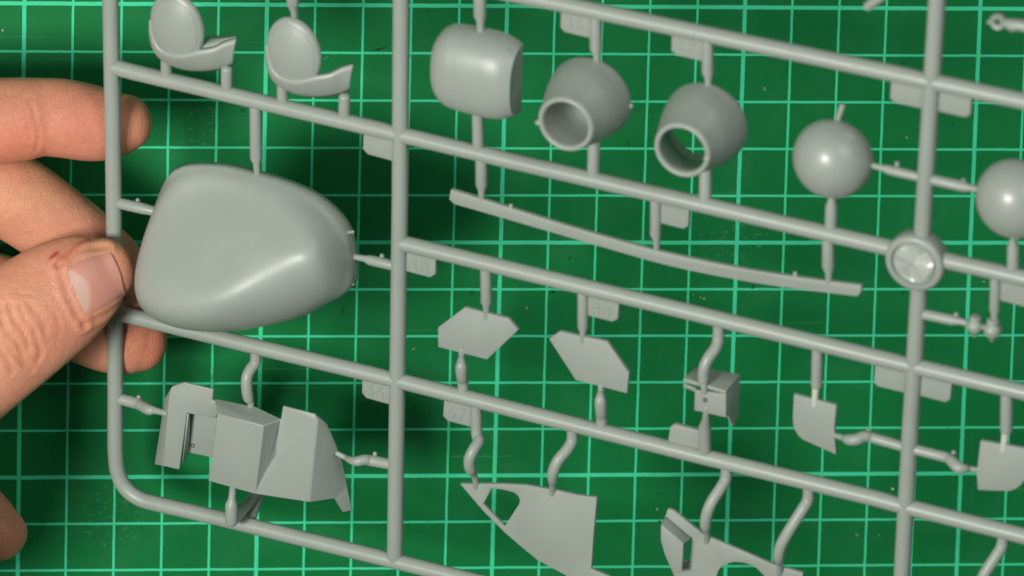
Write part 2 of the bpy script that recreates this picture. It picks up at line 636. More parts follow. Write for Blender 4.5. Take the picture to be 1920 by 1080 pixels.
G([(1073, 795, 11), (1073, 824, 11, 0.02), (1064, 842, 11, 0.15), (1046, 864, 11, 0.32), (1037, 886, 11, 0.36), (1036, 900, 9, 0.3), (1036, 908, 6.5, 0.15), (1036, 926, 6)], True)
G([(1363, 868, 11), (1361, 896, 11, 0.02), (1352, 914, 11, 0.15), (1334, 942, 11, 0.34), (1325, 966, 11, 0.4), (1323, 986, 10.5, 0.34), (1325, 996, 6.5, 0.18), (1326, 1016, 6)], True)
G([(1517, 905, 11), (1515, 936, 11, 0.02), (1504, 956, 11, 0.15), (1480, 994, 11, 0.34), (1464, 1024, 11, 0.4), (1460, 1046, 10.5, 0.34), (1462, 1056, 6.5, 0.18), (1462, 1078, 6)], True)
G([(1882, 995, 11), (1879, 1022, 11, 0.02), (1868, 1042, 11, 0.15), (1845, 1078, 11, 0.34), (1834, 1110, 11, 0.4)], True)
G([(216, 746, 11.5), (256, 756, 11.5), (266, 761, 11, 0.08), (279, 768, 11, 0.2), (288, 769, 8, 0.22), (296, 771, 6.5, 0.25), (312, 775, 6, 0.28)], True, pip=(260, 744))
G([(480, 648, 11), (479, 678, 11, 0.02), (470, 692, 11, 0.14), (463, 708, 11, 0.26), (463, 730, 11, 0.3), (466, 746, 10.5, 0.26), (470, 754, 7, 0.22), (471, 772, 6, 0.2)], True)
G([(742, 872, 11), (698, 864, 11), (684, 862, 10.5, 0.08), (668, 865, 9.5, 0.16), (656, 862, 7, 0.1), (648, 858, 5.5), (632, 850, 5)], True, pip=(703, 850))
G([(434, 978, 12.5, 0.55), (434, 950, 12.5, 0.55), (434, 944, 11.5, 0.54), (435, 939, 9, 0.53), (435, 934, 7.5, 0.52), (438, 905, 6.5, 0.5)])
# back pin below the tub: goes from the front stub, past the bar, to its rear side
a0 = P(434, 978, 0.55)
v, f = tube_data([a0, a0 + np.array([0.02, 0, -1.35])], [0.12, 0.11], 16, 0.5)
v2, f2 = tube_data([a0 + np.array([0.02, 0, -1.3]), P(466, 985, -0.1)], [0.11, 0.11], 16, 0.5)
finish("back_pin", *merge((v, f), (v2, f2)), GREY, sprue, sharp=60)
G([(1627, 12, 9), (1660, -12, 10), (1757, -60, 11)])

# number tags
TAGS = [([(681, 240), (680, 280), (689, 290), (748, 306), (748, 250)], None, None),
        ([(1051, 10), (1050, 52), (1058, 61), (1114, 74), (1116, 20)], "36", (1056, 53)),
        ([(1259, 50), (1258, 95), (1267, 104), (1326, 118), (1328, 66)], "37", (1264, 97)),
        ([(1671, 140), (1668, 184), (1676, 193), (1742, 208), (1745, 154)], None, None),
        ([(1745, 154), (1742, 206), (1810, 221), (1819, 216), (1823, 172)], None, None),
        ([(1234, 366), (1233, 418), (1281, 430), (1290, 425), (1294, 380)], None, None),
        ([(754, 457), (752, 507), (806, 521), (816, 515), (818, 472)], "38", (766, 507)),
        ([(1096, 540), (1095, 591), (1148, 604), (1158, 599), (1162, 556)], "39", (1108, 590)),
        ([(679, 698), (678, 737), (686, 747), (744, 763), (744, 715)], "46", (684, 740)),
        ([(833, 736), (830, 780), (839, 790), (893, 804), (895, 752)], "47", (837, 781)),
        ([(1264, 796), (1256, 801), (1250, 838), (1320, 856), (1322, 811)], None, None),
        ([(1641, 672), (1638, 718), (1645, 725), (1706, 740), (1710, 690)], None, None),
        ([(1712, 690), (1706, 738), (1772, 755), (1781, 750), (1787, 706)], None, None),
        ([(1868, 512), (1866, 562), (1932, 579), (1942, 574), (1946, 532)], None, None)]
for poly, num, org in TAGS:
    t = plate("number_tag", poly, sprue, w=0.0, thick=0.13, bevel=0.03)
    if num:
        cu = bpy.data.curves.new("numeral", 'FONT')
        cu.body = num
        cu.size = 0.40 * K
        cu.space_character = 1.12
        cu.extrude = 0.009 * K
        cu.bevel_depth = 0.003 * K
        tmp = bpy.data.objects.new("tmp_text", cu)
        COL.objects.link(tmp)
        dg = bpy.context.evaluated_depsgraph_get()
        me = bpy.data.meshes.new_from_object(tmp.evaluated_get(dg))
        bpy.data.objects.remove(tmp)
        me.materials.clear()
        me.materials.append(GREY)
        no = bpy.data.objects.new("numeral", me)
        COL.objects.link(no)
        no.parent = t
        p = P(*org, 0.006)
        no.location = Vector(p) * K
        no['label'] = "raised number " + num

# ---- canopy: big smooth dome
Rr = [(665, 478), (652, 425), (612, 380), (560, 350), (480, 324), (400, 309), (328, 318), (296, 378), (282, 450), (284, 520), (314, 566),
      (385, 594), (470, 604), (560, 590), (620, 564), (664, 532)]
Tt = [(580, 470), (569, 445), (541, 419), (498, 390), (440, 366), (380, 356), (334, 370), (294, 420), (266, 475), (257, 530),
      (290, 571), (372, 583), (440, 564), (488, 532), (530, 507), (566, 487)]
# the flat face leans: low along its top edge, highest along the ridge at its foot
_fit = [P(x, y, 0.30 + (y - 352) / 231 * 1.65) for x, y in Tt]
_co = np.linalg.lstsq(np.array([[p[0], p[1], 1] for p in _fit]), np.array([p[2] for p in _fit]), rcond=None)[0]
_face = []
for x, y in Tt:
    w = 0.8
    for _ in range(12):
        p = P(x, y, w)
        w = float(_co @ np.array([p[0], p[1], 1]))
    _face.append((x, y, w))
Tt = _face
NR = 8
Ru = catmull([P(x, y, 0) for x, y in Rr], NR, True)
Tu = catmull([P(x, y, w) for x, y, w in Tt], NR, True)
m = len(Ru)
rings = [[np.array([r[0], r[1], -0.12]) for r in Ru]]
for k in range(0, 19):
    th = math.pi / 2 * k / 18
    c, s = math.cos(th), math.sin(th)
    rings.append([np.array([t[0] + (r[0] - t[0]) * c, t[1] + (r[1] - t[1]) * c, t[2] * s]) for r, t in zip(Ru, Tu)])
cen = sum(Tu) / m
for k in range(1, 13):
    q = 1 - k / 13
    rings.append([cen + (t - cen) * q + np.array([0, 0, 0.07 * (1 - q * q)]) for t in Tu])
# relax the surface so that shoulder and face run into each other
A = np.array(rings)
for _ in range(42):
    B = A.copy()
    B[4:-1] = 0.5 * A[4:-1] + 0.125 * (A[3:-2] + A[5:] + np.roll(A, 1, 1)[4:-1] + np.roll(A, -1, 1)[4:-1])
    B[-1] = B[-2].mean(axis=0) + (A[-1] - A[-1].mean(axis=0))
    A = B
rings = [list(r) for r in A]
V = [p for r in rings for p in r]
F = []
for i in range(len(rings) - 1):
    for k in range(m):
        a, b = i * m + k, i * m + (k + 1) % m
        F.append((a, b, b + m, a + m))
V.append(A[-1].mean(axis=0))
L = (len(rings) - 1) * m
for k in range(m):
    F.append((L + k, L + (k + 1) % m, len(V) - 1))
can = finish("canopy", V, F, GREY_SATIN, sprue, sharp=70)
can['label'] = "large smooth domed nose shell"
so = can.modifiers.new("shell", 'SOLIDIFY')
so.thickness = 0.09 * K
so.offset = -1
for x, y in ((655, 439), (655, 537)):
    c = P(x, y, 0.05)
    ps = [tube_data([c + np.array([-0.08 + 0.07 * i, 0.03 * i, 0]), c + np.array([-0.05 + 0.07 * i, 0.05 + 0.02 * i, 0.03])], [0.04, 0.035], 10, 1)
          for i in range(3)]
    finish("hinge_pin", *merge(*ps), GREY, can, sharp=60)

# ---- seat shells (two alike)
def make_seat(dx, dy, lip):
    root_pts = lambda x, y, w=0.0: P(x + dx, y + dy, w)
    e = root_pts(551, 97, 0.36)
    # domed oval back, its long axis leaning a little
    seg = 64
    V, F = [], []
    prof = [(0.97, -0.06), (1.0, -0.03), (0.99, 0.015), (0.945, 0.055), (0.89, 0.075), (0.835, 0.092), (0.828, 0.086), (0.82, 0.097),
            (0.7, 0.125), (0.5, 0.165), (0.3, 0.19), (0.1, 0.20), (0.0, 0.20)]
    ang = math.radians(8)
    for r, h in prof:
        for k in range(seg):
            a = 2 * math.pi * k / seg
            x, y = 0.575 * r * math.cos(a), 0.735 * r * math.sin(a)
            V.append(e + np.array([x * math.cos(ang) - y * math.sin(ang), x * math.sin(ang) + y * math.cos(ang), h]))
    for i in range(len(prof) - 1):
        for k in range(seg):
            a, b = i * seg + k, i * seg + (k + 1) % seg
            F.append((a, b, b + seg, a + seg))
    F.append(tuple(range(seg)))
    back = finish("seat_shell", V, F, GREY, sprue, sharp=30)
    # curved apron that sweeps round below it and runs out to a pointed tail
    top = [(503, 84, 0.40), (507, 112, 0.42), (517, 134, 0.44), (536, 146, 0.46), (562, 149, 0.46), (592, 142, 0.40), (620, 137, 0.32), (642, 126, 0.20), (662, 120, 0.1)]
    bot = [(506, 118, 0.10), (510, 134, 0.08), (520, 150, 0.06), (538, 164, 0.05), (562, 174, 0.05), (592, 178, 0.05), (622, 176, 0.02), (642, 171, 0.0), (656, 164, -0.02)]
    a = catmull([root_pts(*p) for p in top], 5)
    b = catmull([root_pts(*p) for p in bot], 5)
    V, F = [], []
    n = len(a)
    for i in range(n):
        for k in range(7):
            t = k / 6
            p = a[i] * (1 - t) + b[i] * t
            p = p + np.array([0, -0.05, 0.06]) * math.sin(math.pi * t)
            V.append(p)
    for i in range(n - 1):
        for k in range(6):
            q = i * 7 + k
            F.append((q, q + 1, q + 8, q + 7))
    ap = finish("seat_apron", V, F, GREY, back, sharp=45)
    so = ap.modifiers.new("shell", 'SOLIDIFY')
    so.thickness = 0.10 * K
    so.offset = 0
    # floor joining back and tail on the inside
    inner = [(598, 138, 0.30), (625, 133, 0.22), (650, 122, 0.1), (662, 119, 0.05), (640, 117, -0.1), (612, 118, -0.1), (596, 124, 0.0)]
    c = catmull([root_pts(*p) for p in inner], 4, True)
    mid = sum(c) / len(c)
    V = list(c) + [mid]
    F = [(i, (i + 1) % len(c), len(c)) for i in range(len(c))]
    lp = lip and finish("seat_lip", V, F, GREY, back, sharp=45)
    if lp:
        so = lp.modifiers.new("shell", 'SOLIDIFY')
        so.thickness = 0.06 * K
        so.offset = 0
    # small ear on the left
    V, F = tube_data([root_pts(508, 118, 0.0), root_pts(511, 136, 0.0)], [0.07, 0.06], 12, 1)
    finish("seat_ear", V, F, GREY, back, sharp=60)


make_seat(0, 0, False)
make_seat(-219, -48, True)

# ---- rounded housing (barrel with an open right end)
bc = P(897, 133, 0.0)
prof = []
for k in range(0, 13):
    th = math.pi / 2 * k / 12
    prof.append((0.30 + 0.58 * math.sin(th), -0.92 + 0.55 * (1 - math.cos(th))))
prof += [(0.895, -0.2), (0.90, 0.0), (0.90, 0.25), (0.895, 0.42), (0.875, 0.56), (0.835, 0.68), (0.785, 0.78), (0.75, 0.84), (0.73, 0.87)]
cr = catmull([np.array(p) for p in prof], 2)
hseg = 40
V, F = [], []
for r, h in cr:
    for k in range(hseg + 1):
        a = math.pi * k / hseg
        ee = 0.8
        V.append(bc + np.array([h, r * math.copysign(abs(math.cos(a)) ** ee, math.cos(a)), 0.84 * r * abs(math.sin(a)) ** ee - 0.12]))
n1 = hseg + 1
for i in range(len(cr) - 1):
    for k in range(hseg):
        a = i * n1 + k
        F.append((a, a + 1, a + n1 + 1, a + n1))
F.append(tuple(range(n1)))                                   # left end
e0 = (len(cr) - 1) * n1
F.append(tuple(range(e0, e0 + n1)))                          # right end
hs = finish("rounded_housing", V, F, GREY_SATIN, sprue, sharp=50)
hs['label'] = "rounded half-barrel housing"

# ---- hollow pods (36 closed at the back, 37 open right through)
def pod(cx, cy, closed, nubs):
    c = P(cx, cy, 0.0)
    outer = [(0.80, -0.05), (0.83, -0.035), (0.842, 0.0)]
    curve = catmull([np.array(p) for p in [(0.842, 0.0), (0.825, 0.14), (0.79, 0.34), (0.74, 0.54), (0.685, 0.74), (0.635, 0.92), (0.60, 1.06), (0.578, 1.17)]], 4)
    outer += [tuple(p) for p in curve[1:]]
    lip = [(0.565, 1.21), (0.545, 1.235), (0.515, 1.245), (0.485, 1.235), (0.465, 1.21)]
    if closed:
        prof = [(0.0, -0.05)] + outer + lip + [(0.455, 1.13), (0.45, 0.8), (0.43, 0.4), (0.37, 0.12), (0.22, 0.0), (0.0, -0.02)]
    else:
        prof = outer + lip + [(0.455, 1.13), (0.50, 0.95), (0.58, 0.66), (0.66, 0.36), (0.74, 0.08), (0.765, -0.03), (0.80, -0.05)]
    v, f = lathe_data(prof, c, 2, 64)
    o = finish("nozzle_pod", v, f, GREY, sprue, sharp=60)
    o['label'] = "flared hollow pod, dark inside" if closed else "flared hollow pod open right through"
    for x, y, w in nubs:
        q = P(x, y, w)
        vv, ff = tube_data([q, q + np.array([0.05, 0.02, 0])], [0.06, 0.05], 10, 0.8)
        finish("nub", vv, ff, GREY, o, sharp=60)


pod(1107, 182, True, [(1179, 199, 0.0), (1008, 230, 1.2)])
pod(1324, 230, False, [(1391, 240, 0.0), (1324, 297, 1.2)])

# ---- long curved strip
top = catmull([np.array(p, float) for p in [(845, 356), (960, 392), (1090, 432), (1240, 473), (1400, 506), (1520, 524), (1615, 536)]], 4)
bot = catmull([np.array(p, float) for p in [(1607, 556), (1500, 543), (1400, 528), (1260, 500), (1130, 464), (1000, 426), (880, 391), (852, 383)]], 4)
st = plate("curved_strip", [tuple(p) for p in top] + [(1614, 548)] + [tuple(p) for p in bot] + [(842, 374)], sprue, w=0.05, thick=0.11, bevel=0.012)
st['label'] = "long thin gently curved strip"
for x, y in ((958, 387), (1491, 514)):
    q = P(x, y + 4, 0)
    v, f = tube_data([q, P(x, y - 2, 0)], [0.05, 0.045], 10, 0.8)
    finish("nub", v, f, GREY, st, sharp=60)

# ---- domes
def dome(cx, cy, r=0.785):
    c = P(cx, cy, 0.0)
    prof = []
    for k in range(0, 25):
        th = -math.pi * 0.5 + math.pi * k / 24
        prof.append((r * math.cos(th), 0.72 * math.sin(th) if th > 0 else 0.5 * math.sin(th)))
    v, f = lathe_data(prof, c, 2, 64)
    return finish("dome", v, f, GREY_GLOSS, sprue, sharp=70)


d1 = dome(1563, 296)
v, f = tube_data([P(1570, 226, -0.1), P(1580, 197, -0.1)], [0.062, 0.058], 14, 0.4)
finish("stalk", v, f, GREY, d1, sharp=60)
d1['label'] = "smooth dome with a thin stalk"
d2 = dome(1907, 371)

# ---- flat plates
def rp(pts):
    return pts


h1 = plate("hexagon_plate", [(871, 577), (953, 598), (971.5, 619), (913, 674.5), (821, 651), (821, 614.5)], sprue, w=0.05, thick=0.10)
h2 = plate("hexagon_plate", [(1029, 635.5), (1049, 622), (1138, 641), (1179, 700), (1175.5, 738), (1079, 713)], sprue, w=0.05, thick=0.10)
plate("fin_plate", [(1488, 739.6), (1568, 761), (1564, 802), (1567.5, 852.5), (1530, 836), (1506, 825), (1497, 818), (1491, 808), (1487, 798), (1486, 785)], sprue, w=0.05, thick=0.10)
plate("fin_plate", [(1838, 827), (1926, 843), (1926, 880), (1923, 897), (1915, 909), (1904, 917), (1893, 921), (1865, 920.5), (1833, 919), (1831, 889)], sprue, w=0.05, thick=0.10)

# ---- faceted sheets from pixel + height vertices
def sheet(name, pts, faces, parent, thick=0.07, bevel=0.02, material=None):
    bm = bmesh.new()
    vs = [bm.verts.new(P(*p)) for p in pts]
    for q in faces:
        bm.faces.new([vs[i] for i in q])
    bmesh.ops.recalc_face_normals(bm, faces=bm.faces)
    # make the sheet face the viewer
    if sum(fa.normal.z * fa.calc_area() for fa in bm.faces) < 0:
        bmesh.ops.reverse_faces(bm, faces=bm.faces)
    me = bpy.data.meshes.new(name)
    for v in bm.verts:
        v.co *= K
    bm.to_mesh(me)
    bm.free()
    me.materials.append(material or GREY)
    me.shade_smooth()
    me.set_sharp_from_angle(angle=math.radians(15))
    o = bpy.data.objects.new(name, me)
    COL.objects.link(o)
    o.parent = parent
    so = o.modifiers.new("shell", 'SOLIDIFY')
    so.thickness = thick * K
    so.offset = -1
    bv = o.modifiers.new("edges", 'BEVEL')
    bv.width = bevel * K
    bv.segments = 2
    bv.limit_method = 'ANGLE'
    bv.angle_limit = math.radians(15)
    return o


tub = bpy.data.objects.new("cockpit_tub", None)
# tub body: centre box with its right wing
tp = [(407, 775.5, .75), (494, 798, .75), (478, 926.5, .75), (390, 902, .75),        # 0-3 box front
      (403, 747, .22), (480, 762, .22), (527, 786, .32),                               # 4-6 box top, rear edge
      (518, 853, .32), (499, 884, .50),                                               # 7,8 foot of the side face
      (530, 761.6, .32), (591, 777, .32), (594.6, 791, .32), (580.7, 942, .45),      # 9-12 wing front
      (613.7, 794.6, .05), (629, 829, -.12), (643, 867.5, -.25), (652, 912, -.33), (660.5, 957.8, -.40), (643, 961, -.32), (627.6, 935, -.10),  # 13-19
      (521, 808, .32), (384, 921, .7)]
tf = [(0, 1, 2, 3), (0, 4, 5, 6, 1), (1, 6, 20, 7, 8, 2), (6, 9, 10, 11, 12, 2, 8, 7, 20),
      (11, 10, 13, 14, 15, 16, 19, 12), (16, 17, 18, 19)]
tub = sheet("cockpit_tub", tp[:21], tf, sprue, 0.07, 0.022)
tub['label'] = "faceted cockpit tub with a boxed centre"
# left wing: bent L of sheet
lw = [(322, 725, .30), (344.6, 717.5, .30), (400, 731, .30), (397, 750, .30), (413, 760, .30), (404, 785, .30), (350, 775, .30),
      (336, 881, .42), (306, 874, .42), (318, 745, .38), (289, 871, .15), (308, 748, .20)]
sheet("tub_wing", lw, [(1, 2, 3, 4, 5, 6, 0), (0, 6, 7, 8, 9), (9, 8, 10, 11), (0, 9, 11)], tub, 0.07, 0.02)
ip = sheet("tub_recess", [(350, 770, .0), (407, 782, .0), (397, 858, .0), (351, 848, .0)], [(0, 1, 2, 3)], tub, 0.06, 0.012)
sheet("tub_wall", [(350, 775, .27), (353, 772, .0), (351, 848, .0), (338, 868, .30)], [(0, 1, 2, 3)], tub, 0.05, 0.01)
hp = P(361, 835, 0.004)
v, f = lathe_data([(0.028, -0.02), (0.05, -0.02), (0.05, 0.012), (0.028, 0.012), (0.028, -0.02)], hp, 2, 20)
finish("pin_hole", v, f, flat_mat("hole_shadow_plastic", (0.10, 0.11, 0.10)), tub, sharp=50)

# ---- bracket
bpts = [(1303, 731, .40), (1361, 740, .40), (1361, 783, .40), (1301.5, 769.5, .40),
        (1281, 716, .40), (1304, 694, -.25), (1338, 700, -.25), (1388, 708, -.30), (1384, 785, -.30), (1376, 799, -.05), (1361, 770, .40), (1348, 779, .40)]
br = sheet("bracket", [bpts[0], bpts[1], bpts[10], bpts[2], bpts[3]], [(0, 1, 2, 3, 4)], sprue, 0.07, 0.012)
br['label'] = "small box bracket with a pin hole"
sheet("bracket_top", [bpts[4], bpts[1], bpts[7], bpts[6], bpts[5]], [(0, 1, 2, 3, 4)], br, 0.08, 0.012)
sheet("bracket_side", [bpts[1], bpts[7], bpts[8], bpts[9], bpts[10]], [(0, 1, 2, 3, 4)], br, 0.06, 0.012)
sheet("bracket_gusset", [(1281, 722, .40), (1304, 730, .40), (1304, 736, .36), (1281, 726, .36)], [(0, 1, 2, 3)], br, 0.05, 0.008)
hp = P(1322, 750, 0.405)
v, f = lathe_data([(0.0, 0.003), (0.03, 0.004), (0.052, 0.004), (0.052, -0.02)], hp, 2, 20)
finish("pin_hole", v, f, bpy.data.materials["hole_shadow_plastic"], br, sharp=50)

# ---- panels along the bottom
plate("side_panel", [(862, 907.4), (900, 908), (940, 908), (988, 910.5), (1042, 920), (1081, 929), (1118.7, 933.7), (1112, 1013), (1108, 1068), (1142, 1082),
                     (1142, 1125), (1090, 1125), (1060, 1079), (1006.7, 1050), (975, 1024), (945.5, 998.5), (905, 958)], sprue, w=0.05, thick=0.09,
      holes=[[(922, 916), (942, 918.5), (960, 922.6), (967, 926), (971.5, 931), (974.5, 938), (973, 945), (945.5, 988), (905.5, 946)]])
pb = plate("side_panel", [(1251.6, 954.7), (1260, 957), (1273, 966), (1296, 985), (1320, 1004), (1387.5, 1032.5), (1451, 1059.7), (1505.6, 1075.6), (1502, 1092),
                          (1448, 1096), (1430, 1077.5), (1420, 1067), (1410, 1060.6), (1395, 1055.5), (1378, 1054), (1364, 1057), (1352, 1063), (1346, 1072), (1340, 1092), (1334, 1120),
                          (1290, 1120), (1268, 1092), (1255, 1060), (1245, 1037), (1241, 1013.7), (1242, 982)], sprue, w=0.05, thick=0.09,
           holes=[[(1284, 1016), (1297.5, 1008), (1295, 1035), (1292, 1056), (1279, 1052)]])
sheet("panel_scoop", [(1240, 985, .42), (1282, 1019, .42), (1278, 1074, .42), (1262, 1076, .42), (1246, 1040, .42), (1238.5, 1013, .42), (1248, 968, .06), (1297, 1009, .06)],
      [(0, 1, 2, 3, 4, 5), (0, 6, 7, 1)], pb, 0.06, 0.02)

# ---- pointed knobs
def knob(cx, cy, s):
    c = P(cx, cy, 0.05)
    prof = [(0.0, 0.22), (0.10, 0.215), (0.125, 0.18), (0.115, 0.13), (0.13, 0.10), (0.17, 0.04), (0.175, -0.02), (0.15, -0.10), (0.09, -0.17), (0.05, -0.22), (0.025, -0.27), (0.0, -0.285)]
    cr = catmull([np.array(p) for p in prof], 3)
    v, f = lathe_data([(max(0, p[0]) * s, p[1] * s) for p in cr], c, 1, 32)
    return finish("knob", v, f, GREY_GLOSS, sprue, sharp=60)


knob(1828, 610, 0.92)
k2 = knob(1861, 617, 1.0)
v, f = tube_data([P(1828, 610, 0.05), P(1861, 617, 0.05)], [0.05, 0.05], 12, 0.2)
finish("link", v, f, GREY, k2, sharp=60)

# ---- pointed eyelet rod at the right edge
rc = P(1872, 40, 0.0)
prof = [(0.06, -0.06), (0.06, 0.05), (0.08, 0.08), (0.13, 0.09), (0.16, 0.05), (0.165, -0.03), (0.13, -0.07), (0.06, -0.06)]
v, f = lathe_data(prof, rc, 2, 32)
p1 = tube_data([P(1886, 43, 0), P(1898, 47, 0), P(1912, 47, 0), P(1960, 58, 0), P(2080, 84, 0)], [0.085, 0.13, 0.11, 0.125, 0.11], 16, 0.6)
p2 = tube_data([P(1862, 40, 0), P(1852, 42, 0)], [0.07, 0.03], 12, 0.6)
finish("eyelet_rod", *merge((v, f), p1, p2), GREY, sprue, sharp=50)

# ------------------------------------------------------------------ hand
SKIN = skin_material()
NAIL = nail_material()


def finger(st, flat=0.92, up=(0, 0, 1)):
    """stations: (px, py, z, radius cm)"""
    q = catmull([np.array([*W(a, b, z), r]) for a, b, z, r in st], 6)
    return tube_data([c[:3] for c in q], [c[3] for c in q], 28, 0.85, up=up, flat=flat)


parts = []
# index
parts.append(finger([(-470, 420, 3.4, 1.05), (-330, 310, 3.3, 1.0), (-200, 238, 3.4, 0.92), (-110, 226, 3.6, 0.86), (-20, 228, 3.72, 0.88),
                     (50, 222, 3.75, 0.84), (75, 219, 3.72, 0.79), (120, 222, 3.74, 0.80), (180, 232, 3.72, 0.77), (222, 232, 3.70, 0.68), (240, 229, 3.70, 0.58)]))
# middle
parts.append(finger([(-440, 560, 2.9, 1.1), (-300, 430, 2.6, 1.05), (-160, 355, 2.6, 0.98), (-60, 348, 2.72, 0.92), (10, 362, 2.85, 0.90), (75, 402, 2.85, 0.86),
                     (140, 452, 2.78, 0.84), (205, 508, 2.72, 0.80), (250, 552, 2.68, 0.68)]))
# ring
parts.append(finger([(-420, 690, 2.2, 1.05), (-300, 600, 1.95, 1.0), (-150, 540, 1.95, 0.92), (-40, 545, 2.05, 0.86), (60, 572, 2.15, 0.82), (150, 608, 2.25, 0.79),
                     (215, 632, 2.27, 0.77), (258, 641, 2.28, 0.68), (268, 643, 2.28, 0.60)]))
# little
parts.append(finger([(-420, 810, 1.8, 0.92), (-300, 790, 1.5, 0.85), (-200, 836, 1.3, 0.76), (-106, 908, 1.15, 0.70), (-34, 970, 1.0, 0.66), (6, 1006, 0.95, 0.56)]))
# thumb
parts.append(finger([(-600, 930, 3.2, 1.9), (-440, 905, 3.6, 1.75), (-280, 822, 4.0, 1.6), (-140, 728, 4.35, 1.45), (-50, 664, 4.5, 1.36), (30, 610, 4.52, 1.26),
                     (80, 576, 4.48, 1.18), (120, 548, 4.44, 1.11), (160, 524, 4.42, 0.98), (188, 510, 4.42, 0.80), (200, 504, 4.42, 0.66)], flat=0.68, up=(-0.12, 0.05, 0.99)))
parts.append(finger([(-620, 950, 3.8, 2.1), (-420, 905, 4.9, 2.1), (-300, 880, 6.0, 2.1), (-215, 862, 6.3, 1.98)], flat=0.85))  # unseen thenar bulk, enlarged out of frame to throw shade on the mat
parts.append(finger([(-700, 1010, 3.8, 2.1), (-480, 1010, 4.9, 2.1), (-330, 1012, 5.6, 2.0), (-240, 1012, 5.8, 1.9)], flat=0.85))  # second unseen mass below it, added to shade the little finger
# palm: metacarpals from the wrist, and the wrist itself
for (x, y, z) in ((-470, 420, 3.3), (-440, 560, 2.9), (-420, 690, 2.2), (-420, 810, 1.8)):
    parts.append(finger([(-1020, 930 + (y - 600) * 0.25, 3.2, 1.5), (-750, 780 + (y - 600) * 0.55, 3.0, 1.45), (x - 60, y + 30, z, 1.2), (x, y, z, 1.05)]))
parts.append(finger([(-1900, 1180, 4.0, 3.3), (-1500, 1080, 3.8, 2.9), (-1180, 990, 3.5, 2.5), (-950, 920, 3.3, 2.2)], flat=0.72))
V, F = merge(*parts)
tmp = finish("tmp_hand", V, F, SKIN)
rm = tmp.modifiers.new("r", 'REMESH')
rm.mode = 'VOXEL'
rm.voxel_size = 0.062 * K
sm = tmp.modifiers.new("s", 'SMOOTH')
sm.factor = 0.5
sm.iterations = 14
dg = bpy.context.evaluated_depsgraph_get()
hm = bpy.data.meshes.new_from_object(tmp.evaluated_get(dg))
bpy.data.objects.remove(tmp)
nv = len(hm.vertices)
co = np.empty(nv * 3)
hm.vertices.foreach_get('co', co)
co = co.reshape(-1, 3) / K
no = np.empty(nv * 3)
hm.vertices.foreach_get('normal', no)
no = no.reshape(-1, 3)
bvh = BVHTree.FromPolygons([tuple(c) for c in co], [tuple(p.vertices) for p in hm.polygons])


def hit(x, y):
    d = ray(x, y)
    d = d / np.linalg.norm(d)
    loc, nrm, idx, dist = bvh.ray_cast(Vector(CAM), Vector(d))
    return (np.array(loc), np.array(nrm)) if loc is not None else (None, None)


def on_skin(pts, n=6):
    out = []
    for p in catmull([np.array(p, float) for p in pts], n):
        l, _ = hit(*p)
        if l is not None:
            out.append(l)
    return np.array(out)


def dist_to(line, pts):
    d = np.full(len(pts), 1e9)
    for a, b in zip(line[:-1], line[1:]):
        ab = b - a
        if np.linalg.norm(ab) > 0.8:
            continue
        t = np.clip(((pts - a) @ ab) / (ab @ ab + 1e-9), 0, 1)
        d = np.minimum(d, np.linalg.norm(pts - (a + t[:, None] * ab), axis=1))
    return d


near = np.where(co[:, 0] > -4.5)[0]
q = co[near]
qn = no[near]
disp = np.zeros(len(near))
tone = np.tile(np.array([0.62, 0.285, 0.182]), (nv, 1))
tq = tone[near]


def paint(col, w):
    global tq
    w = np.clip(w, 0, 1)[:, None]
    tq = tq * (1 - w) + np.array(col) * w


CREASES = [([(17, 571), (24, 597), (37, 612), (48, 632), (54, 656)], 0.055, 0.050),
           ([(52, 567), (68, 588), (80, 604), (86, 622)], 0.045, 0.042),
           ([(63, 620), (72, 645), (77, 664), (70, 678)], 0.05, 0.045),
           ([(2, 600), (15, 625), (30, 638), (39, 656), (44, 680), (61, 693)], 0.055, 0.05),
           ([(-10, 560), (2, 585), (8, 610)], 0.05, 0.05),
           ([(88, 570), (104, 592), (111, 614), (108, 632)], 0.028, 0.035),
           ([(38, 575), (46, 600), (60, 612)], 0.03, 0.035),
           ([(-5, 650), (12, 672), (22, 700)], 0.04, 0.045),
           ([(20, 655), (34, 676), (50, 690)], 0.03, 0.035),
           ([(100, 560), (118, 585), (128, 610)], 0.02, 0.03),
           ([(28, 545), (38, 552), (60, 556)], 0.02, 0.035),
           ([(72, 606), (84, 632), (88, 650)], 0.022, 0.03),
           ([(58, 196), (66, 225), (72, 258), (66, 286)], 0.05, 0.032),
           ([(48, 205), (54, 235), (58, 262)], 0.02, 0.035),
           ([(104, 500), (112, 488), (130, 472), (152, 456), (172, 446)], 0.045, 0.04),
           ([(96, 484), (108, 474)], 0.015, 0.03)]
for pts, depth, width in CREASES:
    ln = on_skin(pts)
    if len(ln) < 2:
        continue
    d = dist_to(ln, q)
    depth *= 0.72
    disp -= depth * np.exp(-(d / width) ** 2)
    disp += depth * 0.22 * np.exp(-((d - 2.2 * width) / (1.2 * width)) ** 2)
    paint((0.42, 0.13, 0.065), 0.33 * np.exp(-(d / (width * 0.9)) ** 2))
# red crease beside the nail, small cut
d = dist_to(on_skin([(112, 488), (130, 472), (152, 456), (172, 446)]), q)
paint((0.52, 0.10, 0.055), 0.55 * np.exp(-(d / 0.07) ** 2))
d = dist_to(on_skin([(97, 483), (107, 474)]), q)
paint((0.40, 0.035, 0.03), 1.0 * np.exp(-(d / 0.05) ** 2))


# broad flushes of colour blended over the skin tone
def blob(x, y, z, r, col, k):
    c = W(x, y, z)
    d = np.linalg.norm(q - c, axis=1)
    paint(col, k * np.exp(-(d / r) ** 2))


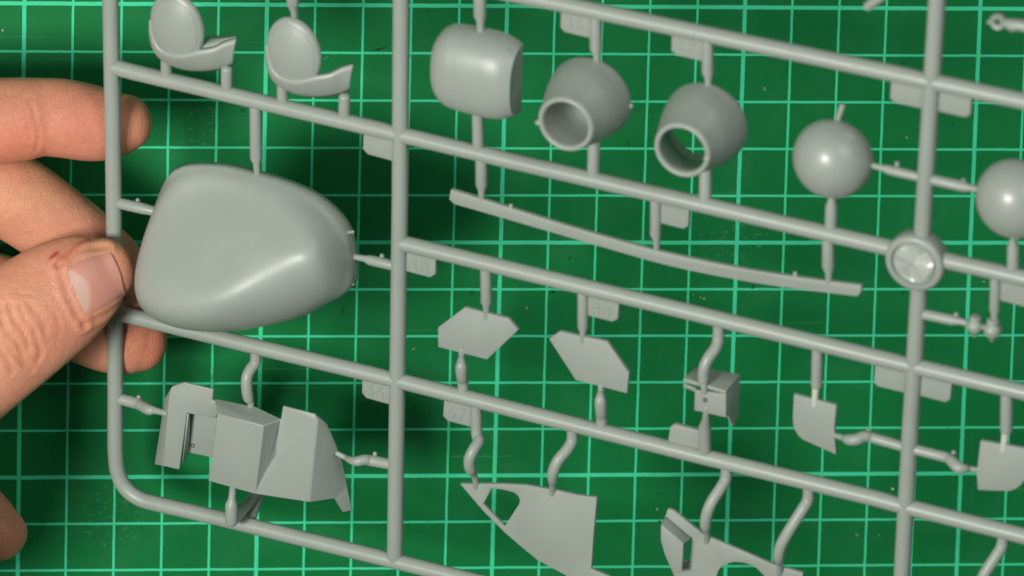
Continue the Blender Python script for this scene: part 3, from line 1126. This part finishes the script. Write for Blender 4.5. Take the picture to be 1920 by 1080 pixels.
blob(30, 270, 4.3, 0.9, (0.66, 0.21, 0.14), 0.8)
blob(150, 235, 4.4, 0.9, (0.64, 0.22, 0.15), 0.75)
blob(265, 225, 3.9, 0.6, (0.50, 0.21, 0.11), 0.8)  # index tip, darker and browner
blob(290, 640, 2.7, 0.8, (0.60, 0.20, 0.12), 0.8)
blob(60, 350, 3.5, 0.8, (0.64, 0.33, 0.18), 0.5)
blob(20, 620, 5.2, 0.7, (0.63, 0.28, 0.16), 0.6)
blob(215, 440, 4.8, 0.5, (0.58, 0.36, 0.17), 0.7)

# nail bed outline on the thumb, as a patch parameterised across (s) and along (t)
N00, N10, N11, N01 = (110, 497), (157, 608), (234, 560), (200, 463)     # proximal top, proximal bottom, distal bottom, distal top
NP = {}
NS, NT = 44, 44
grid_px = []
for i in range(NS + 1):
    for j in range(NT + 1):
        s, t = i / NS, j / NT
        a = np.array(N00) * (1 - s) + np.array(N10) * s
        b = np.array(N01) * (1 - s) + np.array(N11) * s
        p = a * (1 - t) + b * t
        # rounded cuticle and free edge
        bow = math.sin(math.pi * s)
        p = p + (a - b) / np.linalg.norm(a - b) * (4 * bow * (1 - t)) + (b - a) / np.linalg.norm(b - a) * (7 * bow * t)
        grid_px.append(p)
ring_px = [(110, 497), (120, 530), (135, 570), (158, 610)]
lat1 = [(110, 497), (150, 470), (200, 463)]
lat2 = [(157, 608), (197, 590), (234, 560)]
for pts, dep, wid, rid in ((ring_px, 0.012, 0.05, 0.035), (lat1, 0.015, 0.05, 0.03), (lat2, 0.012, 0.05, 0.025)):
    ln = on_skin(pts)
    if len(ln) > 1:
        d = dist_to(ln, q)
        disp -= dep * np.exp(-(d / wid) ** 2)
        disp += rid * np.exp(-((d - 0.13) / 0.07) ** 2)
q2 = q + qn * disp[:, None]
co2 = co.copy()
co2[near] = q2
tone[near] = tq
hm.vertices.foreach_set('co', (co2 * K).ravel())
at = hm.attributes.new('tone', 'FLOAT_COLOR', 'POINT')
at.data.foreach_set('color', np.concatenate([tone, np.ones((nv, 1))], axis=1).ravel())
hm.materials.clear()
hm.materials.append(SKIN)
hm.shade_smooth()
hm.name = "hand"
hand = bpy.data.objects.new("hand", hm)
COL.objects.link(hand)
tagit(hand, "bare hand gripping the sprue's side runner between thumb and fingers", "hand")

# nail plate
NV, NF, NC = [], [], []
for i in range(NS + 1):
    for j in range(NT + 1):
        s, t = i / NS, j / NT
        l, n_ = hit(*grid_px[i * (NT + 1) + j])
        if l is None:
            l, n_ = W(*grid_px[i * (NT + 1) + j], 4.9), np.array([0, 0, 1.0])
        edge = min(s, 1 - s, t * 1.2, 1.0) * 8
        off = -0.03 + 0.065 * min(1, edge) ** 0.6
        NV.append(l + n_ * off)
        col = np.array([0.60, 0.27, 0.21])
        lun = min(1, max(0, (0.06 + 0.36 * math.sin(math.pi * min(1, s * 1.02)) - t) / 0.06))
        col = col * (1 - lun) + np.array([0.64, 0.40, 0.33]) * lun
        col = col * (1 - 0.10 * t)
        NC.append((*col, 1))
for i in range(NS):
    for j in range(NT):
        a = i * (NT + 1) + j
        NF.append((a, a + 1, a + NT + 2, a + NT + 1))
for _ in range(10):     # relax the plate so it is smooth
    A = np.array(NV).reshape(NS + 1, NT + 1, 3)
    B = A.copy()
    B[1:-1, 1:-1] = 0.5 * A[1:-1, 1:-1] + 0.125 * (A[:-2, 1:-1] + A[2:, 1:-1] + A[1:-1, :-2] + A[1:-1, 2:])
    NV = list(B.reshape(-1, 3))
nail = finish("thumb_nail", NV, NF, NAIL, hand, sharp=80)
at = nail.data.attributes.new('tone', 'FLOAT_COLOR', 'POINT')
at.data.foreach_set('color', np.array(NC).ravel())
so = nail.modifiers.new("thick", 'SOLIDIFY')
so.thickness = 0.035 * K
so.offset = -1

# ------------------------------------------------------------------ crumbs on the mat
V, F, MI = [], [], []


def crumb(px, py, size, mi, stretch=1.0):
    c = W(px, py, size * 0.25)
    n = 7
    o = len(V)
    a0 = random.random() * 6.28
    for lay, (rr, zz) in enumerate(((1.0, -0.25), (0.8, 0.3))):
        for k in range(n):
            a = a0 + 2 * math.pi * k / n
            r = size * rr * random.uniform(0.6, 1.1)
            x, y = r * math.cos(a) * stretch, r * math.sin(a) / stretch
            ca, sa = math.cos(a0), math.sin(a0)
            V.append(c + np.array([x * ca - y * sa, x * sa + y * ca, zz * size]))
    F.append(tuple(range(o + n, o + 2 * n)))
    MI.append(mi)
    for k in range(n):
        F.append((o + k, o + (k + 1) % n, o + n + (k + 1) % n, o + n + k))
        MI.append(mi)


for x, y, s, mi, stv in [(5, 57, .03, 0, 1), (1674, 917, .035, 0, 1), (1320, 560, .035, 1, 1.2), (1314, 558, .02, 1, 1), (1300, 552, .015, 1, 1), (988, 577, .03, 1, 1.3),
                         (1232, 955, .02, 0, 1), (1236, 978, .03, 2, 1), (1037, 547, .055, 2, 1.4), (1816, 906, .03, 2, 1), (1662, 1015, .02, 2, 1), (642, 583, .035, 2, 2),
                         (650, 563, .02, 2, 1), (1695, 117, .03, 2, 1.3), (801, 20, .03, 2, 1.6), (715, 91, .06, 2, 2.6), (700, 258, .02, 1, 1), (1700, 258, .02, 0, 1.4), (1178, 270, .025, 2, 1),
                         (1787, 232, .025, 2, 1), (1068, 484, .03, 2, 1.8), (1080, 486, .02, 2, 1.6), (776, 654, .025, 1, 1.6), (1434, 168, .018, 0, 1), (1434, 164, .015, 0, 1),
                         (1845, 528, .03, 1, 1.5), (1412, 538, .04, 2, 1.6), (693, 420, .02, 2, 1.4), (713, 400, .02, 2, 1), (1648, 1004, .018, 1, 1), (1607, 1003, .03, 1, 2)]:
    crumb(x, y, s, mi, stv)
cr = finish("crumbs", V, F, flat_mat("pale_crumb", (0.6, 0.62, 0.5)), sharp=30)
cr.data.materials.append(flat_mat("tan_crumb", (0.36, 0.34, 0.16)))
cr.data.materials.append(flat_mat("dark_nick", (0.012, 0.03, 0.016)))
cr.data.polygons.foreach_set('material_index', MI)
tagit(cr, "tiny crumbs and shavings scattered on the green mat", None, None, 'stuff')
